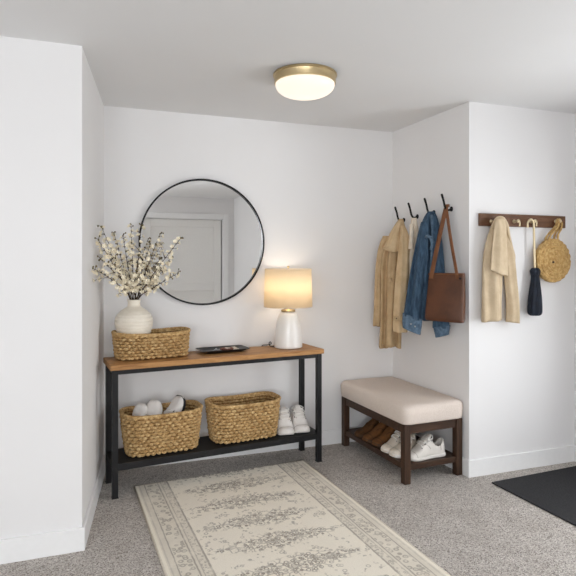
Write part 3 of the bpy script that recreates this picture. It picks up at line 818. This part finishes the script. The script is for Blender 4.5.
# ------------------------------------------------------------------ black wall hooks in the alcove
def alcx(Y): return C_[0] + (D[0] - C_[0]) * (YB - Y) / (YB - D[1])
hk_px = [(404, 220, 'trench coat'), (417.5, 216.5, 'cream jacket'), (434, 212.5, 'denim jacket'), (451.5, 209, 'brown tote bag')]
hooks = []
for (px, py, what) in hk_px:
    k = (px - 288.0) / F; X = 2.28
    for _ in range(4): p = onX(px, py, X); X = alcx(p.y)
    p = onX(px, py, X - .001)
    hk = thing('wall_hook', 'black curved metal wall hook holding the ' + what, 'wall hook', p, 0, 'black wall hooks in the alcove')
    MB().lathe([(.0001, 0), (.017, 0), (.017, .004), (.014, .006), (.0001, .006)], 24, (0, 0, 0), 'X').build('backplate', M['hookblack'], hk)
    arm = cr([(-.003, 0, 0), (-.020, 0, -.008), (-.040, 0, -.006), (-.054, 0, .016), (-.064, 0, .055), (-.080, 0, .100)], 24)
    MB().tube(arm, [.0075] * 20 + [.0075, .0078, .008, .0078, .006], 10).build('arm', M['hookblack'], hk)
    hooks.append((hk, p))

# ------------------------------------------------------------------ cloth helper: loft traced between two edges with real depth
def drape(rows, thick, m=30, n=44, folds=(5, .12, 0.0), flat=.8, hem=True, tilt=(0.0, 0.0), jag=0.0):
    """rows: (row, left edge, right edge, depth left, depth right[, thickness])"""
    rows = [r if len(r) == 6 else r + (thick,) for r in rows]
    mb = MB(); rs = []
    smp = cr(rows, m)
    for q, (py, l_, r_, wl_, wr_, th) in enumerate(smp):
        a, b = P(l_, py, wl_), P(r_, py, wr_)
        c = (a + b) / 2; ax = (b - a) / 2; ax.z = 0
        nrm = Vector((ax.y, -ax.x, 0)).normalized()
        if nrm.dot(Vector((SN, CS, 0))) > 0: nrm = -nrm          # towards the room
        f = q / m; ring = []
        for i in range(n):
            t = 2 * PI * i / n
            u = sp(math.cos(t), flat); v = sp(math.sin(t), flat)
            k, amp, ph = folds
            g = min(1, f * 2.2 + .2)
            lean = .35 * math.sin(f * 2.6 + ph)
            fo = 1 + amp * g * (1.5 * math.sin(k * 1.55 * (u + lean) + ph) + .9 * math.sin(k * 3.1 * u + 2.3 * ph - f * 2.5) + .5 * math.sin(k * .8 * u + f * 9 + ph))
            z = jag * math.sin(u * 4 + ph) * f - u * (tilt[0] + (tilt[1] - tilt[0]) * f ** 3)
            ring.append(c + ax * u + nrm * (th * v * fo) + Vector((0, 0, z)))
        rs.append(ring)
    if hem:
        last = rs[-1]; c = sum((Vector(p) for p in last), Vector()) / n
        rs.append([c + (p - c) * .86 + Vector((0, 0, .002)) for p in last]); rs.append([c + (p - c) * .82 + Vector((0, 0, .03)) for p in last])
    mb.rings(rs); return mb

# trench coat on the first hook
co = thing('trench_coat', 'tan trench coat on the wall hook nearest the alcove corner', 'coat', P(398, 224, 4.12))
W1 = 4.10
drape([(219, 399, 403, W1 + .03, W1 + .03, .018), (226, 394, 405, W1 + .02, W1, .03), (240, 387, 407, W1 + .02, W1 - .02, .042), (262, 382, 407, W1 + .03, W1 - .03, .048), (290, 381, 404, W1 + .03, W1 - .02, .05), (320, 380.5, 402, W1 + .03, W1 - .02, .05), (347, 379, 401, W1 + .03, W1 - .02, .052)],
      .05, 36, 64, (4, .42, .4), jag=.008).build('body', M['tan_shaded'], co, world=True)
drape([(236, 383, 391, W1 + .07, W1 + .04, .02), (250, 378, 389, W1 + .08, W1 + .05, .034), (275, 375, 386, W1 + .09, W1 + .06, .036), (305, 374, 384.5, W1 + .09, W1 + .07, .034), (326, 373, 383, W1 + .09, W1 + .07, .034)],
      .034, 26, 36, (2, .32, 1.1)).build('sleeve', M['tan_shaded'], co, world=True)
drape([(226, 400, 405, W1 - .06, W1 - .06, .018), (240, 399.5, 410, W1 - .12, W1 - .13, .030), (262, 397, 411, W1 - .14, W1 - .15, .034), (290, 394.5, 409.5, W1 - .15, W1 - .16, .036), (318, 393, 408, W1 - .15, W1 - .16, .034), (332, 393, 407.5, W1 - .15, W1 - .16, .036)],
      .036, 28, 40, (2, .32, 2.6)).build('sleeve', M['tan'], co, world=True)
drape([(221, 398, 402.5, W1 - .04, W1 - .04, .014), (232, 391, 402, W1 - .08, W1 - .08, .018), (243, 385.5, 401, W1 - .10, W1 - .10, .018), (251.5, 380.5, 400, W1 - .11, W1 - .11, .017)],
      .02, 18, 40, (3, .3, .2), jag=-.008).build('storm_flap', M['tan'], co, world=True)
drape([(316, 393.4, 408.2, W1 - .19, W1 - .20, .010), (321, 393.2, 408.2, W1 - .19, W1 - .20, .010)], .012, 6, 24, (1, 0, 0)).build('cuff_strap', M['tan_shaded'], co, world=True)
MB().ball(P(396.5, 318.5, W1 - .205), .005, 10, 6, (1, .6, 1)).build('button', M['sole_brown'], co, world=True)
drape([(280.5, 389, 392.5, W1 - .06, W1 - .06, .008), (282, 389, 392.5, W1 - .06, W1 - .06, .008)], .008, 4, 16, (1, 0, 0)).build('belt_loop', M['tan_shaded'], co, world=True)

# cream jacket on the second hook, mostly behind the denim jacket
cj = thing('cream_jacket', 'cream cotton jacket hanging between the trench coat and denim jacket', 'jacket', P(414, 222, 4.0))
drape([(218, 411.5, 416.5, 4.0, 3.98, .014), (230, 410, 418, 4.0, 3.96, .024), (250, 408.5, 420, 4.01, 3.94, .032), (280, 407, 421, 4.02, 3.93, .036), (305, 406.5, 420, 4.02, 3.93, .036)],
      .03, 28, 44, (3, .35, 1.2)).build('body', M['cream'], cj, world=True)
drape([(224, 409.8, 413.6, 3.95, 3.94, .012), (245, 408.6, 413.8, 3.94, 3.93, .02), (249, 408.4, 413.8, 3.94, 3.93, .02)], .02, 14, 28, (2, .1, .5)).build('collar', M['cream'], cj, world=True)

# denim jacket on the third hook
dj = thing('denim_jacket', 'faded blue denim jacket on the hook beside the brown tote', 'jacket', P(430, 214, 3.85))
W3 = 3.825
drape([(211.5, 428, 434, W3 + .03, W3, .014), (218, 424, 437, W3 + .03, W3 - .03, .03), (232, 419.5, 439.5, W3 + .05, W3 - .05, .045), (255, 415.5, 442, W3 + .06, W3 - .08, .05), (280, 413, 444, W3 + .06, W3 - .10, .05), (305, 411, 443, W3 + .06, W3 - .10, .05), (320, 411, 442, W3 + .06, W3 - .10, .045)],
      .05, 36, 64, (4, .36, .9)).build('body', M['denim'], dj, world=True)
drape([(222, 421, 429, W3 - .04, W3 - .06, .02), (240, 416.5, 429, W3 - .05, W3 - .08, .034), (265, 411.5, 427.5, W3 - .06, W3 - .09, .042), (292, 407, 425, W3 - .07, W3 - .10, .044), (318, 403.5, 422.5, W3 - .07, W3 - .10, .044)],
      .04, 30, 44, (3, .30, 2.0), tilt=(0, .020)).build('sleeve', M['denim'], dj, world=True)
cf = drape([(316, 402.6, 422.4, W3 - .07, W3 - .10, .048), (324, 402.2, 421.8, W3 - .07, W3 - .10, .048), (331, 402.5, 420.5, W3 - .07, W3 - .10, .046)], .046, 8, 40, (1, .03, 0), tilt=(.020, .024))
cf = cf.build('cuff', M['denim_seam'], dj, world=True)
for (px, py) in ((411, 324), (415, 326.5)):
    MB().ball(P(px, py, W3 - .14), .006, 10, 6).build('button', M['steel'], cf, world=True)
drape([(300, 436, 446, W3 - .10, W3 - .13, .018), (318, 433, 448.5, W3 - .11, W3 - .14, .026), (328, 432.5, 450, W3 - .11, W3 - .14, .028)], .026, 14, 36, (2, .12, .5)).build('sleeve', M['denim'], dj, world=True)
drape([(326, 433, 450.4, W3 - .11, W3 - .14, .032), (336, 435.5, 449, W3 - .11, W3 - .14, .030)], .03, 6, 32, (1, .03, 0), tilt=(-.008, -.012)).build('cuff', M['denim_seam'], dj, world=True)
cl_ = MB()
cl_.tube(cr([tuple(P(425.5, 238, W3 - .10)), tuple(P(427.5, 236, W3 - .115)), tuple(P(431, 239, W3 - .12)), tuple(P(432, 244, W3 - .12)), tuple(P(430.5, 250, W3 - .115))], 20), [.008 + .004 * math.sin(PI * i / 20) for i in range(21)], 8)
cl_.build('collar', M['denim_seam'], dj, world=True)
pl = MB()
pl.tube(cr([tuple(P(431.5, 215, W3 - .035)), tuple(P(432, 232, W3 - .07)), tuple(P(431.5, 255, W3 - .10)), tuple(P(430, 275, W3 - .10))], 20), .008, 8)
pl.build('placket', M['denim_seam'], dj, world=True)

# brown tote on the fourth hook
tl = P(429.5, 273, 3.70); tr_ = P(464.3, 273, 3.515)
tote = thing('tote_bag', 'brown leather tote bag hanging on long straps from the wall hook', 'bag', (tl + tr_) / 2)
rows = [(273, 430, 464.3, 3.69, 3.515, .016), (276, 429.6, 464.4, 3.69, 3.515, .019), (290, 428.4, 464.6, 3.69, 3.515, .027), (306, 427, 464.4, 3.69, 3.515, .033), (318, 426.3, 464.0, 3.69, 3.515, .034), (321.5, 427.2, 463.2, 3.69, 3.515, .024)]
bt = drape(rows, .03, 26, 56, (1.5, .08, 1.0), flat=.35, hem=False)
bt.build('body', M['leather'], tote, world=True)
nr = (tr_ - tl); nr.z = 0; nr = Vector((nr.y, -nr.x, 0)).normalized()
if nr.dot(Vector((SN, CS, 0))) > 0: nr = -nr
hkp = hooks[3][1] + Vector((-.040, 0, .006))
s1, s2 = P(433.5, 274, 3.672), P(458.5, 274, 3.547)
for (s_, dz, wd) in ((s1, .002, .017), (s2, .0, .011)):
    q = s_ + nr * .022
    MB().tube(cr([tuple(q - Vector((0, 0, .03))), tuple(q), tuple(q.lerp(hkp, .5) + nr * .008), tuple(hkp + Vector((0, 0, .004 + dz)) + nr * .004), tuple(hkp + Vector((0, 0, .006 + dz)) - nr * .012), ], 26), wd, 10, flat=((tr_ - tl).normalized(), .16)).build('strap', M['leather_edge'], tote, world=True)
MB().ball(P(461.8, 278.5, 3.523) + nr * .019, .0075, 12, 6, (1, 1, 1)).build('snap', M['lining_dark'], tote, world=True)
tp_ = MB(); 
tp_.tube([tuple(P(430, 274, 3.69) + nr * .019), tuple(P(447, 274, 3.60) + nr * .0215), tuple(P(464, 274, 3.517) + nr * .019)], .004, 6)
tp_.build('top_seam', M['leather_edge'], tote, world=True)

# ------------------------------------------------------------------ pegged rail on the front wall
YW = 2.9635
ra, rb2 = onY(478.0, 213.3, YW), onY(563.4, 217.3, YW)
RX0, RX1, RZ0, RZ1 = ra.x, rb2.x, 1.632, 1.715
rail = thing('coat_rail', 'walnut coat rail with four pale metal hooks on the front wall', 'coat rail', ((RX0 + RX1) / 2, YW - .001, (RZ0 + RZ1) / 2))
MB().span((RX0, YW - .019, RZ0), (RX1, YW - .001, RZ1)).build('board', M['railwood'], rail, smooth=False, bevel=.003, world=True)
pegs = []
for px in (491.0, 514.0, 530.8, 555.5):
    p = onY(px, 221.5, YW - .019)
    pegs.append(p)
    pg = MB()
    pg.lathe([(.0001, 0), (.013, 0), (.013, .004), (.0065, .007), (.0065, .030), (.0115, .034), (.0125, .040), (.010, .045), (.0001, .046)], 20, (p.x, p.y, p.z), 'Y')
    pg.tube(cr([(p.x + .016, p.y - .004, p.z + .004), (p.x + .018, p.y - .022, p.z + .003), (p.x + .0185, p.y - .032, p.z - .006), (p.x + .0185, p.y - .030, p.z - .034)], 16), .0052, 8)
    pg.tube([(p.x, p.y - .003, p.z + .004), (p.x + .018, p.y - .006, p.z + .004)], .005, 8)
    pg.build('peg', M['brass_pale'], rail, world=True)

# beige jacket folded over the first peg
WB = 3.51
bj = thing('beige_jacket', 'beige jacket folded over the first peg of the walnut rail', 'jacket', P(498, 222, WB))
def wy(px, Y):
    k = (px - 288.0) / F; return Y / (-k * SN + CS)
def flatrows(rows, Y): return [(py, l_, r_, wy(l_, Y), wy(r_, Y), th) for (py, l_, r_, th) in rows]
drape(flatrows([(220, 494, 500, .014), (228, 490.5, 506.5, .022), (244, 486, 511, .026), (256, 484, 514.5, .026), (266, 485, 514, .016), (274, 488, 511, .006)], YW - .05), .02, 26, 60, (3, .34, .6), hem=False).build('body', M['beige'], bj, world=True)
drape(flatrows([(234, 488, 497, .006), (248, 485, 500, .022), (264, 483, 501.5, .028), (285, 482.5, 501.5, .03), (305, 482.4, 501, .03), (321, 482.2, 501, .031)], YW - .052), .026, 28, 44, (2, .28, 1.4), tilt=(0, -.006)).build('sleeve', M['beige'], bj, world=True)
drape(flatrows([(232, 499, 508, .006), (246, 500, 512.5, .022), (264, 503, 515.5, .028), (285, 505, 516.5, .03), (305, 506.5, 517.4, .03), (322.5, 506, 518, .031)], YW - .052), .026, 28, 44, (2, .28, .3), tilt=(0, .006)).build('sleeve', M['beige'], bj, world=True)
drape(flatrows([(219.5, 495, 504, .012), (226, 494.5, 506, .016), (245, 492.5, 507, .018), (262, 491, 507.5, .018), (274, 490.2, 507.8, .019)], YW - .098), .016, 24, 48, (2, .26, 2.2), jag=-.004, tilt=(0, .022)).build('front_flap', M['beige'], bj, world=True)
MB().tube(cr([tuple(onY(493, 229, YW - .055)), tuple(onY(496.5, 220.5, YW - .075)), tuple(onY(501.5, 219, YW - .085)), tuple(onY(506, 225, YW - .075)), tuple(onY(509, 236, YW - .07)), tuple(onY(512.5, 252, YW - .075))], 28), [.010 + .009 * math.sin(PI * min(1, i / 22)) for i in range(29)], 10).build('collar', M['beige'], bj, world=True)

# umbrella
um = thing('umbrella', 'folded navy umbrella with a pale cane hook handle on the rail', 'umbrella', onY(535, 268, YW - .05))
YU = YW - .052
hp = cr([tuple(onY(527.6, 227.5, YU)), tuple(onY(527.8, 222.5, YU)), tuple(onY(530.6, 219.4, YU)), tuple(onY(533.2, 221.4, YU)), tuple(onY(533.8, 226, YU)), tuple(onY(534.3, 245, YU)), tuple(onY(534.8, 270, YU))], 40)
MB().tube(hp, .0072, 10).build('handle', M['brass_pale'], um, world=True)
cn = MB(); rs = []
cpx = [(268, 535, .022), (271, 535.2, .034), (277, 535.2, .028), (284, 535.2, .033), (297, 535, .044), (308, 534.8, .049), (313.5, 534.8, .046), (315.5, 534.8, .030)]
for q, (py, px, rr_) in enumerate(cr(cpx, 36)):
    c = onY(px, py, YU); f = q / 36
    rs.append([c + Vector((rr_ * .98 * math.cos(t) * (1 + .09 * math.cos(8 * t + f * 2.5)), rr_ * .85 * math.sin(t) * (1 + .09 * math.cos(8 * t + f * 2.5)), 0)) for t in [2 * PI * i / 64 for i in range(64)]])
cn.rings(rs).build('canopy', M['navy'], um, world=True)
c = onY(535.2, 275, YU)
MB().tube([c + Vector((.0285 * math.cos(t), .0255 * math.sin(t), .003 * math.sin(t))) for t in [2 * PI * i / 32 for i in range(32)]], .0055, 6, True, flat=((0, 0, 1), .4)).build('tie_strap', M['navy'], um, world=True)

# round raffia bag
bc_ = onY(552.2, 260.5, YW - .045); RB = .135
rbg = thing('round_straw_bag', 'round woven straw bag with looped handles on the last peg', 'bag', bc_)
sw = MB(); tu = 8; rowh = RB / tu
for face, yo in ((-1, -.030), (1, .030)):
    pts = []; n = 520
    for i in range(n):
        a = 2 * PI * tu * i / n; r_ = .006 + (RB - .006) * i / n
        bul = yo * (1 - .55 * (r_ / RB) ** 2.5)
        wv_ = .0035 * math.sin(a * 5.5 + i * .11)
        zz = 1.0 - .02 * math.cos(2 * a)
        pts.append((r_ * math.cos(a), bul + wv_, r_ * math.sin(a) * 1.02))
    sw.tube(pts, rowh * .62, 7)
sw.build('woven_disc', M['raffia'], rbg)
gs = MB(); n = 220
for yo in (-.010, .004):
    gs.tube([((RB + .002) * math.cos(a), yo + .004 * math.sin(22 * a), 1.02 * (RB + .002) * math.sin(a)) for a in [2 * PI * i / n for i in range(n)]], .010, 7, True)
gs.build('gusset', M['raffia'], rbg)
pk = Vector((pegs[3].x - bc_.x, 0, pegs[3].z - bc_.z))
for (yo, sg) in ((-.020, -1), (.012, 1)):
    hd = cr([(-.052, yo, RB * .86), (-.036, yo * .9, RB + .03), (pk.x - .020, yo * .7, pk.z - .035), (pk.x - .004, yo * .5, pk.z + .012), (pk.x + .016, yo * .7, pk.z - .03), (.030, yo * .9, RB + .03), (.046, yo, RB * .88)], 48)
    MB().tube(hd, [.0075 + .0012 * math.sin(i * 1.3) for i in range(49)], 8).build('handle', M['raffia'], rbg)
MB().ball((-.028, -.036, -.012), .009, 10, 8).build('toggle', M['sole_brown'], rbg)
